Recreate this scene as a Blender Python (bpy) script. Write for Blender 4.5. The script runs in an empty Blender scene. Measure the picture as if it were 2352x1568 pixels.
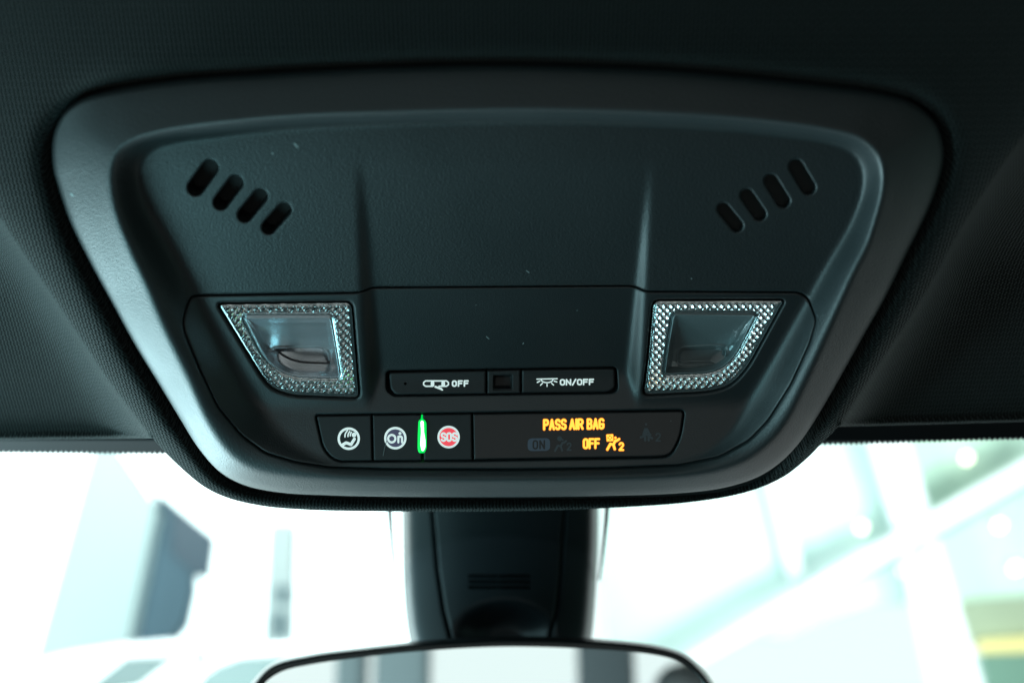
import bpy, math
import numpy as np
from mathutils import Matrix, Vector

S = bpy.context.scene
COL = S.collection
IW, IH = 2352.0, 1568.0          # units in which outlines were measured
LENS, D, PITCH, TILT = 40.0, 0.36, math.radians(28), math.radians(30)
K = 36.0 / LENS / IW

# ------------------------------------------------------------------ camera
cam_d = bpy.data.cameras.new('camera'); cam = bpy.data.objects.new('camera', cam_d); COL.objects.link(cam)
cam.location = (0, 0, 1.15)
cam.rotation_euler = (math.pi / 2 + PITCH, 0, 0)
cam_d.lens = LENS; cam_d.sensor_width = 36; cam_d.clip_start = 0.01; cam_d.clip_end = 200
S.camera = cam
CAM = np.array([0, 0, 1.15])
RC = np.array(Matrix.Rotation(math.pi / 2 + PITCH, 3, 'X'))      # camera -> world
# console frame (u right, v up along the panel, w towards the driver)
Rl = np.array([[1, 0, 0], [0, math.cos(TILT), -math.sin(TILT)], [0, math.sin(TILT), math.cos(TILT)]])
RW = RC @ Rl                                                      # console local -> world
ORG = CAM + RC @ np.array([0, 0, -D])
CL = RW.T @ (CAM - ORG)                                           # camera in local coords
MM = 0.001

def rays(px, py):
    px = np.asarray(px, float); py = np.asarray(py, float)
    return np.stack([(px - IW / 2) * K, -(py - IH / 2) * K, -np.ones_like(px)], -1)
def loc(px, py, w):
    """point of the console frame lying w mm off its base plane"""
    r = rays(px, py) @ Rl            # Rl.T applied to row vectors
    w = np.asarray(w, float) * MM
    s = (w - CL[2]) / r[..., 2]
    return CL + r * s[..., None]
def wld(px, py, depth):
    r = rays(px, py)
    return CAM + (r * np.asarray(depth, float)[..., None]) @ RC.T

cam_d.dof.use_dof = True
_p = loc(1150, 900, -12)
cam_d.dof.focus_distance = float(-((_p - CL) @ Rl.T)[2]) + 0.006; print('FOCUS', cam_d.dof.focus_distance)
cam_d.dof.aperture_fstop = 5.6
cam_d.dof.aperture_blades = 7

# ------------------------------------------------------------------ world: light of the surroundings, by direction
def N(nt, t, **kw):
    n = nt.nodes.new(t)
    for k, v in kw.items(): setattr(n, k, v)
    return n
w = bpy.data.worlds.new('World'); S.world = w; w.use_nodes = True
nt = w.node_tree; nt.nodes.clear()
L = nt.links.new
tc = N(nt, 'ShaderNodeTexCoord'); sep = N(nt, 'ShaderNodeSeparateXYZ'); L(tc.outputs['Generated'], sep.inputs[0])
def step(src, lo, hi):
    m = N(nt, 'ShaderNodeMapRange', interpolation_type='SMOOTHSTEP'); L(src, m.inputs['Value'])
    m.inputs['From Min'].default_value = lo; m.inputs['From Max'].default_value = hi
    return m.outputs['Result']
def mul(a, b):
    m = N(nt, 'ShaderNodeMath', operation='MULTIPLY')
    for i, q in enumerate((a, b)):
        if isinstance(q, (int, float)): m.inputs[i].default_value = q
        else: L(q, m.inputs[i])
    return m.outputs[0]
X_, Y_, Z_ = sep.outputs
acc = None
def area(factors, color, strength):
    global acc
    f = strength
    for q in factors: f = mul(f, q)
    v = N(nt, 'ShaderNodeVectorMath', operation='SCALE'); v.inputs[0].default_value = color
    if isinstance(f, (int, float)): v.inputs['Scale'].default_value = f
    else: L(f, v.inputs['Scale'])
    if acc is None: acc = v.outputs[0]
    else:
        a = N(nt, 'ShaderNodeVectorMath', operation='ADD'); L(acc, a.inputs[0]); L(v.outputs[0], a.inputs[1]); acc = a.outputs[0]
area([], (0.25, 0.80, 0.85), 0.008)                                                         # dim cabin
area([step(Z_, -0.35, -0.95)], (0.45, 0.85, 0.92), 0.012)                                   # seats and floor below
area([step(Y_, -0.35, -0.75), step(Z_, -0.95, -0.84), step(Z_, -0.38, -0.58)], (0.90, 0.92, 0.88), 0.55)         # warm light off the seats
area([step(Y_, 0.30, 0.55), step(Z_, -0.66, -0.52), step(Z_, 0.75, 0.55)], (0.90, 1.0, 1.0), 1.05)    # windscreen
area([step(Y_, 0.30, 0.55), step(X_, 0.12, -0.15), step(Z_, -0.66, -0.52), step(Z_, 0.75, 0.55)], (0.78, 1.0, 1.0), 2.2)    # its brighter half
area([step(X_, -0.50, -0.72), step(Z_, -0.30, -0.14), step(Z_, 0.40, 0.2), step(Y_, 0.45, 0.2), step(Y_, -0.75, -0.5)], (0.52, 0.93, 1.0), 2.6)      # side window, driver side
area([step(X_, 0.55, 0.75), step(Z_, -0.18, -0.05), step(Z_, 0.30, 0.15), step(Y_, -0.7, -0.5)], (0.55, 1.0, 0.90), 0.12)   # side window, passenger side
area([step(Y_, -0.90, -0.93), step(Z_, -0.10, -0.06), step(Z_, 0.12, 0.08), step(X_, -0.45, -0.30), step(X_, 0.45, 0.30)], (0.9, 1.0, 0.98), 1.05)   # rear window
bg = N(nt, 'ShaderNodeBackground'); L(acc, bg.inputs[0]); bg.inputs[1].default_value = 1.0
ow = N(nt, 'ShaderNodeOutputWorld'); L(bg.outputs[0], ow.inputs[0])

# unseen fill lamps added to light what stands outside the windscreen
def area_lamp(name, locn, target, size, power, color):
    l = bpy.data.lights.new(name, 'AREA'); l.shape = 'RECTANGLE'; l.size, l.size_y = size; l.energy = power; l.color = color
    o = bpy.data.objects.new(name, l); COL.objects.link(o); o.location = locn
    o.rotation_euler = (Vector(target) - Vector(locn)).to_track_quat('-Z', 'Y').to_euler()
    return o
area_lamp('forecourt_fill', (-3.0, 3.2, 0.8), (-3.5, 9.0, 3.8), (4, 3), 430, (0.86, 1.0, 1.0))
area_lamp('forecourt_fill', (3.0, 3.2, 0.8), (3.3, 8.0, 3.8), (4, 3), 520, (0.88, 1.0, 0.98))
area_lamp('side_window_and_fill_light', (-0.95, 0.98, 0.81), (0, 0.30, 1.32), (0.55, 0.40), 21, (0.58, 0.93, 1.0))
area_lamp('side_window_and_fill_light', (-0.24, 0.32, 1.12), (-0.08, 0.30, 1.36), (0.12, 0.12), 0.40, (0.42, 0.92, 1.0))  # added fill lamp low inside the cabin, not a window
area_lamp('side_window_and_fill_light', (0.70, 0.40, 1.14), (0, 0.30, 1.32), (0.5, 0.3), 0.15, (0.55, 1.0, 0.90))

S.view_settings.view_transform = 'Standard'; S.view_settings.look = 'None'
S.view_settings.exposure = 0; S.view_settings.gamma = 1
S.cycles.use_denoising = True
S.cycles.max_bounces = 6; S.cycles.caustics_reflective = False; S.cycles.caustics_refractive = False
S.cycles.sample_clamp_indirect = 4

# ------------------------------------------------------------------ materials
def mat(name, col, rough=0.5, metal=0.0, spec=0.5, emit=None, es=0.0, coat=0.0, grain=None, mottle=0.0, sheen=0):
    m = bpy.data.materials.new(name); m.use_nodes = True; t = m.node_tree; b = t.nodes['Principled BSDF']
    b.inputs['Base Color'].default_value = (*col, 1); b.inputs['Roughness'].default_value = rough
    b.inputs['Metallic'].default_value = metal; b.inputs['Specular IOR Level'].default_value = spec
    b.inputs['Coat Weight'].default_value = coat
    if sheen: b.inputs['Sheen Weight'].default_value = sheen
    if emit: b.inputs['Emission Color'].default_value = (*emit, 1); b.inputs['Emission Strength'].default_value = es
    c = t.nodes.new('ShaderNodeTexCoord')
    if grain:
        sc, dist = grain
        n = t.nodes.new('ShaderNodeTexNoise'); n.inputs['Scale'].default_value = sc; n.inputs['Detail'].default_value = 3
        t.links.new(c.outputs['Object'], n.inputs['Vector'])
        bp = t.nodes.new('ShaderNodeBump'); bp.inputs['Distance'].default_value = dist; bp.inputs['Strength'].default_value = 1
        t.links.new(n.outputs['Fac'], bp.inputs['Height']); t.links.new(bp.outputs[0], b.inputs['Normal'])
    if mottle:
        n = t.nodes.new('ShaderNodeTexNoise'); n.inputs['Scale'].default_value = 25; n.inputs['Detail'].default_value = 6
        t.links.new(c.outputs['Object'], n.inputs['Vector'])
        r = t.nodes.new('ShaderNodeMapRange'); t.links.new(n.outputs['Fac'], r.inputs['Value'])
        r.inputs['From Min'].default_value = .3; r.inputs['From Max'].default_value = .7
        r.inputs['To Min'].default_value = rough - mottle; r.inputs['To Max'].default_value = rough + mottle
        t.links.new(r.outputs[0], b.inputs['Roughness'])
    return m

M_SOFT = mat('grained_black_plastic', (0.017, 0.024, 0.026), 0.50, spec=0.7, grain=(1500, 0.00014), mottle=0.04)
M_PANEL = mat('fine_black_plastic', (0.016, 0.022, 0.024), 0.44, spec=0.7, grain=(2000, 0.00009), mottle=0.04)
M_BTN = mat('button_black_plastic', (0.015, 0.017, 0.018), 0.58, grain=(3500, 0.00003))
M_DARK = mat('black_inner_plastic', (0.018, 0.022, 0.022), 0.7)
M_DISP = mat('smoked_display_plastic', (0.016, 0.017, 0.018), 0.35, grain=(3500, 0.00002))
M_PRISM = mat('clear_prismatic_plastic', (0.90, 0.95, 0.96), 0.12, metal=0.95)
M_LENS = mat('lit_frosted_lamp_plastic', (0.72, 0.76, 0.80), 0.26, metal=0.8, coat=0.6, grain=(1500, 0.00003))  # lighter lens copy, brightness of the left lamp put into its colour
M_LENS2 = mat('shaded_clear_lamp_plastic', (0.20, 0.25, 0.26), 0.28, metal=0.30, coat=0.6, grain=(1300, 0.00012))  # darker lens copy, shade on the right lamp put into its colour
M_WHITE = mat('backlit_white_legend', (0.6, 0.62, 0.62), 0.5, emit=(0.80, 1.0, 0.96), es=0.62)
M_GREYL = mat('unlit_legend', (0.10, 0.12, 0.16), 0.5)
M_FAINT = mat('faint_unlit_legend', (0.065, 0.078, 0.088), 0.5)
M_RED = mat('backlit_red_disc', (0.5, 0.03, 0.04), 0.5, emit=(1.0, 0.09, 0.12), es=0.75)
M_PURP = mat('backlit_violet_disc', (0.10, 0.09, 0.16), 0.5, emit=(0.30, 0.28, 0.50), es=0.09)
M_AMB1 = mat('amber_halo', (0.4, 0.1, 0.0), 0.5, emit=(1.0, 0.15, 0.005), es=0.95)
M_AMB2 = mat('amber_light_core', (0.4, 0.2, 0.0), 0.5, emit=(1.0, 0.54, 0.06), es=1.5)
M_GRN1 = mat('green_light_edge', (0.0, 0.4, 0.05), 0.4, emit=(0.0, 0.85, 0.10), es=1.0)
M_GRN2 = mat('green_light_core', (0.5, 0.9, 0.6), 0.4, emit=(0.75, 1.0, 0.90), es=2.2)
M_GUN = mat('satin_cover_plastic', (0.016, 0.023, 0.028), 0.42, grain=(1200, 0.00002))
M_MIRF = mat('gloss_black_frame', (0.02, 0.02, 0.02), 0.25)
M_MIRR = mat('mirror_silver', (0.85, 0.92, 0.92), 0.02, metal=1.0)
M_FRIT = mat('black_ceramic_frit', (0.006, 0.009, 0.011), 0.6, spec=0.15)

def fabric():
    m = bpy.data.materials.new('woven_headliner_fabric'); m.use_nodes = True; t = m.node_tree; b = t.nodes['Principled BSDF']
    b.inputs['Roughness'].default_value = 0.85; b.inputs['Specular IOR Level'].default_value = 0.25; b.inputs['Sheen Weight'].default_value = 0.22; b.inputs['Sheen Roughness'].default_value = 0.4
    b.inputs['Sheen Tint'].default_value = (0.6, 0.75, 0.75, 1)
    def M_(op, a, bb=None):
        n = t.nodes.new('ShaderNodeMath'); n.operation = op
        for i, q in enumerate((a, bb)):
            if q is None: continue
            if isinstance(q, (int, float)): n.inputs[i].default_value = q
            else: t.links.new(q, n.inputs[i])
        return n.outputs[0]
    uv = t.nodes.new('ShaderNodeUVMap')
    ns = t.nodes.new('ShaderNodeTexNoise'); ns.inputs['Scale'].default_value = 60; ns.inputs['Detail'].default_value = 2
    t.links.new(uv.outputs[0], ns.inputs['Vector'])
    sp = t.nodes.new('ShaderNodeSeparateXYZ'); t.links.new(uv.outputs[0], sp.inputs[0])
    jit = M_('MULTIPLY', M_('SUBTRACT', ns.outputs['Fac'], 0.5), 1.2)
    a = M_('ADD', M_('MULTIPLY', sp.outputs[0], 2 * math.pi / 0.00125), jit)
    row = M_('MULTIPLY', sp.outputs[1], 2 * math.pi / 0.0021)
    a2 = M_('ADD', a, M_('MULTIPLY', M_('SINE', row), 0.9))
    s1 = M_('SINE', a2)
    s2 = M_('SINE', M_('ADD', M_('MULTIPLY', sp.outputs[1], 2 * math.pi / 0.00105), M_('MULTIPLY', a, 0.5)))
    hgt = M_('ADD', M_('MULTIPLY', s1, 0.6), M_('MULTIPLY', M_('MULTIPLY', s1, s2), 0.5))
    bp = t.nodes.new('ShaderNodeBump'); bp.inputs['Strength'].default_value = 1; bp.inputs['Distance'].default_value = 0.0004
    t.links.new(hgt, bp.inputs['Height']); t.links.new(bp.outputs[0], b.inputs['Normal'])
    cr = t.nodes.new('ShaderNodeMix'); cr.data_type = 'RGBA'
    cr.inputs['A'].default_value = (0.004, 0.0055, 0.0053, 1); cr.inputs['B'].default_value = (0.012, 0.0155, 0.0145, 1)
    f = M_('ADD', M_('MULTIPLY', hgt, 0.35), 0.5); t.links.new(f, cr.inputs['Factor'])
    t.links.new(cr.outputs['Result'], b.inputs['Base Color'])
    return m
M_FAB = fabric()

# ------------------------------------------------------------------ curves and signed distances (measured outlines)
def spline(pts, closed=True, n=6):
    P = np.array(pts, float); out = []
    m = len(P)
    for i in range(m if closed else m - 1):
        if closed: p0, p1, p2, p3 = P[i - 1], P[i], P[(i + 1) % m], P[(i + 2) % m]
        else: p0, p1, p2, p3 = P[max(i - 1, 0)], P[i], P[i + 1], P[min(i + 2, m - 1)]
        d1 = np.linalg.norm(p1 - p0) ** .5 or 1; d2 = np.linalg.norm(p2 - p1) ** .5 or 1; d3 = np.linalg.norm(p3 - p2) ** .5 or 1
        t0, t1, t2, t3 = 0, d1, d1 + d2, d1 + d2 + d3
        for k in range(n):
            t = t1 + (t2 - t1) * k / n
            A1 = (t1 - t) / (t1 - t0) * p0 + (t - t0) / (t1 - t0) * p1 if d1 else p1
            A2 = (t2 - t) / (t2 - t1) * p1 + (t - t1) / (t2 - t1) * p2
            A3 = (t3 - t) / (t3 - t2) * p2 + (t - t2) / (t3 - t2) * p3
            B1 = (t2 - t) / (t2 - t0) * A1 + (t - t0) / (t2 - t0) * A2
            B2 = (t3 - t) / (t3 - t1) * A2 + (t - t1) / (t3 - t1) * A3
            out.append((t2 - t) / (t2 - t1) * B1 + (t - t1) / (t2 - t1) * B2)
    if not closed: out.append(P[-1])
    return np.array(out)
def sd_poly(P):
    """signed distance (negative inside) to closed polygon"""
    P = np.asarray(P, float); Q = np.roll(P, -1, 0)
    def f(x, y):
        x = np.asarray(x, float); y = np.asarray(y, float)
        d2 = np.full(x.shape, 1e18); ins = np.zeros(x.shape, bool)
        for (ax, ay), (bx, by) in zip(P, Q):
            ex, ey = bx - ax, by - ay; l = ex * ex + ey * ey
            if l < 1e-12: continue
            wx, wy = x - ax, y - ay
            t = np.clip((wx * ex + wy * ey) / l, 0, 1)
            dx, dy = wx - t * ex, wy - t * ey
            np.minimum(d2, dx * dx + dy * dy, out=d2)
            c = (ay > y) != (by > y)
            if ey: ins ^= c & (x < ex * (y - ay) / ey + ax)
        return np.sqrt(d2) * np.where(ins, -1, 1)
    return f
def sd_strokes(segs, hw):
    segs = [s for s in segs]
    def f(x, y):
        x = np.asarray(x, float); y = np.asarray(y, float); d2 = np.full(x.shape, 1e18)
        for ax, ay, bx, by in segs:
            ex, ey = bx - ax, by - ay; l = ex * ex + ey * ey + 1e-12
            wx, wy = x - ax, y - ay; t = np.clip((wx * ex + wy * ey) / l, 0, 1)
            dx, dy = wx - t * ex, wy - t * ey; np.minimum(d2, dx * dx + dy * dy, out=d2)
        return np.sqrt(d2) - hw
    return f
def sd_circle(cx, cy, r): return lambda x, y: np.hypot(x - cx, y - cy) - r
def U_(*fs): return lambda x, y: np.minimum.reduce([f(x, y) for f in fs])
def D_(a, *bs): return lambda x, y: np.maximum.reduce([a(x, y)] + [-b(x, y) for b in bs])
def off(a, k): return lambda x, y: a(x, y) - k
def rounded(pts, r, n=6):
    """polygon with its corners rounded; r a number or one per corner"""
    P = np.array(pts, float); out = []; m = len(P)
    for i in range(m):
        ri = r[i] if isinstance(r, (list, tuple)) else r
        a, b, c = P[i - 1], P[i], P[(i + 1) % m]
        u = (a - b) / np.linalg.norm(a - b); v = (c - b) / np.linalg.norm(c - b)
        k = min(ri, np.linalg.norm(a - b) * .49, np.linalg.norm(c - b) * .49)
        p, q = b + u * k, b + v * k
        for j in range(n + 1):
            t = j / n; out.append((1 - t) ** 2 * p + 2 * t * (1 - t) * b + t * t * q)
    return np.array(out)
def ss(x, a, b):
    t = np.clip((x - a) / (b - a), 0, 1); return t * t * (3 - 2 * t)
def smax(a, b, k):
    h = np.clip(0.5 + 0.5 * (a - b) / k, 0, 1); return b * (1 - h) + a * h + k * h * (1 - h)

OUTER = spline([(1176,152),(900,157),(600,172),(400,187),(250,210),(190,227),(150,255),(126,298),(119,340),(122,390),(129,416),(157,502),(200,592),(257,697),(309,792),(362,878),(414,963),(457,1030),(505,1083),(560,1113),(640,1130),(760,1137),(900,1140),(1176,1141),(1400,1138),(1560,1132),(1660,1120),(1740,1095),(1794,1060),(1837,1015),(1880,952),(1932,863),(1980,778),(2032,687),(2084,582),(2132,485),(2155,425),(2168,370),(2168,335),(2151,283),(2101,240),(2026,217),(1876,197),(1576,167),(1400,158)])
CREST = spline([(1176,254),(890,262),(700,269),(599,276),(450,291),(359,306),(300,322),(268,345),(252,385),(252,430),(264,491),(298,580),(332,655),(371,749),(428,868),(476,973),(524,1040),(571,1073),(640,1090),(760,1100),(900,1103),(1176,1104),(1400,1101),(1560,1094),(1650,1080),(1722,1052),(1794,987),(1856,868),(1913,740),(1961,630),(1995,560),(2015,490),(2027,440),(2029,395),(2017,354),(1974,318),(1900,300),(1851,291),(1680,272),(1400,257)])
FOOT = spline([(1176,278),(890,283),(700,290),(599,299),(480,315),(400,326),(350,345),(328,375),(327,415),(346,474),(394,550),(440,625),(478,700),(520,775),(560,845),(597,905),(640,975),(700,1030),(780,1065),(900,1076),(1176,1078),(1420,1075),(1540,1065),(1620,1035),(1680,975),(1715,905),(1755,840),(1800,765),(1845,690),(1880,630),(1913,576),(1954,508),(1978,447),(1981,395),(1960,351),(1915,327),(1800,308),(1680,295),(1400,281)])
SPLIT = rounded([(440,680),(470,678),(827,671.6),(853,660),(1455,656),(1482,669),(1835,671),(1856,684),(1876,735),(1861,787),(1818,882),(1765,966),(1722,1011),(1655,1048),(1560,1068),(1400,1075),(1176,1078),(900,1077),(760,1073),(680,1061),(610,1040),(555,1000),(500,935),(457,844),(424,765),(420,735),(430,700)], 14)
s_out, s_crest, s_foot, s_split = map(sd_poly, (OUTER, CREST, FOOT, SPLIT))

# base relief of the console face, in mm off the crest plane, on a 4 px grid, read back with a cubic B-spline
GX, GY, GS = np.arange(60, 2244, 4.0), np.arange(100, 1204, 4.0), 4.0
def floor_h(x, y):
    base = -10.8 - 2.4 * ss(y, 300, 700)
    lx0 = np.interp(y, [300, 415, 653, 858, 940], [813, 818, 825, 838, 843]); lx1 = np.interp(y, [300, 415, 653, 858, 940], [820, 836, 857, 874, 880])
    rx0 = np.interp(y, [300, 415, 653, 858, 940], [1498, 1483, 1458, 1434, 1428]); rx1 = np.interp(y, [300, 415, 653, 858, 940], [1503, 1498, 1484, 1476, 1470])
    amt = np.interp(y, [330, 375, 420, 653, 858, 940], [0, 0.05, 0.45, 2.8, 4.6, 4.8])
    rec = ss(x, lx0, lx1) * (1 - ss(x, rx0, rx1))
    f = base - amt * rec
    slope = -13.2 + 10.0 * (y - 926) / 150
    return smax(f, slope, 1.6)
def base_h(x, y):
    do, dc, df = s_out(x, y), s_crest(x, y), s_foot(x, y)
    t = np.clip(np.abs(dc) / (np.abs(dc) + np.abs(do) + 1e-6), 0, 1)
    outer = -6.6 * t - 1.4 * t ** 5
    outer = np.where(do > 0, -8.0 - 0.02 * do, outer)
    u = np.clip(np.abs(dc) / (np.abs(dc) + np.abs(df) + 1e-6), 0, 1); u = np.where(df < 0, 1, u)
    sm = u * u * (3 - 2 * u)
    return np.where(dc > 0, outer, floor_h(x, y) * sm)
_gx, _gy = np.meshgrid(GX, GY)
HB = base_h(_gx, _gy)
def blur(a, s):
    r = int(3 * s) + 1; k = np.exp(-0.5 * (np.arange(-r, r + 1) / s) ** 2); k /= k.sum()
    a = np.apply_along_axis(lambda v: np.convolve(np.pad(v, r, 'edge'), k, 'valid'), 0, a)
    return np.apply_along_axis(lambda v: np.convolve(np.pad(v, r, 'edge'), k, 'valid'), 1, a)
HB = blur(HB, 1.5)
def H(x, y):
    x = (np.asarray(x, float) - GX[0]) / GS; y = (np.asarray(y, float) - GY[0]) / GS
    i = np.clip(np.floor(x).astype(int), 1, len(GX) - 3); j = np.clip(np.floor(y).astype(int), 1, len(GY) - 3)
    fx = np.clip(x - i, 0, 1); fy = np.clip(y - j, 0, 1)
    def bs(t): return [(1 - t) ** 3 / 6, (3 * t ** 3 - 6 * t * t + 4) / 6, (-3 * t ** 3 + 3 * t * t + 3 * t + 1) / 6, t ** 3 / 6]
    wx, wy = bs(fx), bs(fy); r = 0
    for b in range(4):
        for a in range(4): r = r + wy[b] * wx[a] * HB[j + b - 1, i + a - 1]
    return r
PXMM = 0.138
def fillet(s, r):
    """mm to drop near an edge; s = signed distance px, r = radius px"""
    t = np.clip(1 + s / r, 0, 1); return r * PXMM * (1 - np.sqrt(np.clip(1 - t * t, 0, 1)))

# ------------------------------------------------------------------ objects
def tag(o, label=None, cat=None, group=None, kind=None):
    if label: o['label'] = label
    if cat: o['category'] = cat
    if group: o['group'] = group
    if kind: o['kind'] = kind
    return o
def link(name, me, m=None, parent=None, sm=True, mw=None):
    o = bpy.data.objects.new(name, me); COL.objects.link(o)
    if m: me.materials.append(m)
    if parent: o.parent = parent
    elif mw is not None: o.matrix_world = mw
    return o
def mesh(name, V, Q, T=(), smooth_f=None):
    me = bpy.data.meshes.new(name)
    V = np.asarray(V, np.float32)
    polys = [np.asarray(q, np.int32).reshape(-1) for q in ()]
    sizes = []; idx = []
    for F in Q:
        F = np.asarray(F, np.int32)
        if F.size: idx.append(F.reshape(-1)); sizes.append(np.full(len(F), F.shape[1], np.int32))
    idx = np.concatenate(idx); sizes = np.concatenate(sizes)
    me.vertices.add(len(V)); me.vertices.foreach_set('co', V.reshape(-1))
    me.loops.add(len(idx)); me.loops.foreach_set('vertex_index', idx)
    me.polygons.add(len(sizes)); me.polygons.foreach_set('loop_start', np.concatenate([[0], np.cumsum(sizes)[:-1]]).astype(np.int32))
    me.update(calc_edges=True)
    me.polygons.foreach_set('use_smooth', np.ones(len(sizes), bool) if smooth_f is None else smooth_f)
    return me
def patch(name, m, parent, bbox, st, sdf, hf, back=4.0, to3=None, bvec=None, smooth=True, uv=False, mw=None, inv=None):
    """surface patch of everything inside sdf, edge walls going back; hf(x,y,s) gives w mm (or depth when to3 is given)"""
    x0, y0, x1, y1 = bbox
    xs = np.arange(x0, x1 + st * .5, st); ys = np.arange(y0, y1 + st * .5, st)
    X, Y = np.meshgrid(xs, ys); Sg = sdf(X, Y); Sg = np.where(np.abs(Sg) < 1e-6, -1e-6, Sg)
    nx, ny = len(xs), len(ys)
    ins = Sg < 0
    c = ins[:-1, :-1].astype(int) + ins[1:, :-1] + ins[:-1, 1:] + ins[1:, 1:]
    ii = np.arange(nx * ny).reshape(ny, nx)
    full = c == 4
    quads = np.stack([ii[:-1, :-1][full], ii[1:, :-1][full], ii[1:, 1:][full], ii[:-1, 1:][full]], -1)
    ex, ey = [], []; cache = {}
    tris = {3: [], 4: [], 5: []}; walls = []
    sf = Sg.reshape(-1); xf = X.reshape(-1); yf = Y.reshape(-1)
    for j, i in zip(*np.nonzero((c > 0) & (c < 4))):
        cs = [ii[j, i], ii[j + 1, i], ii[j + 1, i + 1], ii[j, i + 1]]
        poly = []; cross = []
        for k in range(4):
            a, b = int(cs[k]), int(cs[(k + 1) % 4])
            if sf[a] < 0: poly.append(a)
            if (sf[a] < 0) != (sf[b] < 0):
                key = (min(a, b), max(a, b))
                if key not in cache:
                    t = sf[a] / (sf[a] - sf[b]); cache[key] = nx * ny + len(ex)
                    ex.append(xf[a] + t * (xf[b] - xf[a])); ey.append(yf[a] + t * (yf[b] - yf[a]))
                poly.append(cache[key]); cross.append((cache[key], sf[a] < 0))
        if 3 <= len(poly) <= 5: tris[len(poly)].append(poly)
        if len(cross) == 2:
            (p, pout), (q, _) = cross
            walls.append((p, q) if pout else (q, p))
    ax = np.concatenate([xf, ex]); ay = np.concatenate([yf, ey]); asd = np.concatenate([sf, np.zeros(len(ex))])
    used = np.zeros(len(ax), bool); used[quads.reshape(-1)] = True
    for v in tris.values():
        if v: used[np.array(v).reshape(-1)] = True
    remap = np.cumsum(used) - 1
    ax, ay, asd = ax[used], ay[used], asd[used]
    h = hf(ax, ay, asd)
    P = to3(ax, ay, h) if to3 else loc(ax, ay, h)
    n0 = len(P)
    Q = [remap[quads]] + [remap[np.array(v)] for v in tris.values() if v]
    nt_ = sum(len(q) for q in Q)
    if walls and back:
        W = remap[np.array(walls)]; bv = np.array(bvec if bvec is not None else (0, 0, -back * MM))
        ids = np.unique(W); mp = {int(v): k for k, v in enumerate(ids)}
        A = P[ids]; B = A + bv
        P = np.concatenate([P, A, B]); k = len(ids)
        Wi = np.array([[n0 + mp[int(a)], n0 + mp[int(b)], n0 + k + mp[int(b)], n0 + k + mp[int(a)]] for a, b in W])[:, ::-1]
        Q.append(Wi)
    tot = sum(len(q) for q in Q)
    if inv is not None: P = (P - inv[1]) @ inv[0]
    me = mesh(name, P, Q, smooth_f=(np.ones(tot, bool) if smooth else np.arange(tot) >= nt_))
    if uv:
        # cloth coordinates: distance along the sheet in the console frame
        cx = np.empty(len(me.vertices) * 3, np.float32); me.vertices.foreach_get('co', cx); cx = cx.reshape(-1, 3)
        li = np.empty(len(me.loops), np.int32); me.loops.foreach_get('vertex_index', li)
        me.uv_layers.new(name='UVMap'); me.uv_layers[0].data.foreach_set('uv', cx[li][:, :2].reshape(-1))
    return link(name, me, m, parent, mw=mw)

M_CON = Matrix([[*RW[0], ORG[0]], [*RW[1], ORG[1]], [*RW[2], ORG[2]], [0, 0, 0, 1]])
def empty(name, mw, parent=None):
    o = bpy.data.objects.new(name, None); COL.objects.link(o); o.empty_display_size = 0.02
    if parent: o.parent = parent
    else: o.matrix_world = mw
    return o

# ================================================================== HEADLINER
GAP = 9
SKIRT = [(-900,-700),(-500,-150),(-150,280),(0,501),(48,573),(119,678),(176,763),(238,858),(295,935),(343,997),(381,1040),(428,1085),(470,1118),(520,1142),(600,1161),(700,1170),(900,1174),(1176,1173),(1400,1166),(1600,1151),(1720,1128),(1800,1094),(1860,1046),(1880,1025),(1923,982),(1980,897),(2046,797),(2103,711),(2151,630),(2199,540),(2237,478),(2294,392),(2352,310),(2500,100),(3000,-700)]
s_skirt = sd_poly(np.vstack([spline(SKIRT, closed=False), [(3000, -2000), (-900, -2000)]]))
FRONT = [(-900, 1030), (0, 1010), (380, 1006), (1176, 1000), (1880, 981), (2352, 968), (3200, 930)]
fx_, fy_ = zip(*FRONT)
s_front = lambda x, y: (y - np.interp(x, fx_, fy_))
s_hole = off(s_out, GAP)
s_head = D_(U_(s_front, s_skirt), s_hole)
def head_h(x, y, s):
    so = s_out(x, y); sk = s_skirt(x, y)
    a = -6.0 - 5.0 * ss(y, 980, 1110) - 0.010 * np.clip(so, 0, 400) ** 1.0
    a -= 8.0 * np.exp(-np.clip(so - GAP, 0, 999) / 14.0)                  # rolls into the gap
    amt = 38 * ss(y, 180, 640)
    side = np.clip(sk, 0, 2000)
    drop = amt * (1 - np.exp(-side / 24.0)) + 4.0 * ss(y, 300, 700) * ss(side, 0, 14)
    a = a - drop
    # rounded roll just inside the skirt edge
    rl = np.interp(y, [250, 600, 1000, 1150], [0, 4.0, 6.0, 4.5])
    a -= rl * np.exp(-np.clip(-sk, 0, 999) / 22.0) * np.where(sk > 0, 1, 1)
    # front edge rolled up where it meets the glass
    fr = s_front(x, y)
    a += 3.0 * np.exp(-((fr + 6) / 7.0) ** 2) * (sk > 0)
    return a
headliner = patch('headliner', M_FAB, None, (-700, -800, 3050, 1200), 4, s_head, head_h, back=30, uv=True, mw=M_CON)
tag(headliner, 'dark woven fabric headliner around the overhead console', kind='structure')

# ================================================================== OVERHEAD CONSOLE
con = empty('overhead_console', M_CON)
tag(con, 'black plastic overhead car console with two map lamps and lit airbag display', 'overhead console')

def slot(a, b, r):
    return sd_strokes([(*a, *b)], r)
slots = [slot((482,386),(450,430),18.5), slot((541,420),(508,464),17), slot((598,451),(563,493),16.5), slot((653,482),(618,521),16),
         slot((1829,383),(1857,430),16.5), slot((1771,416),(1799,461),15.5), slot((1716,449),(1745,491),15), slot((1662,480),(1693,518),14)]
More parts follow.
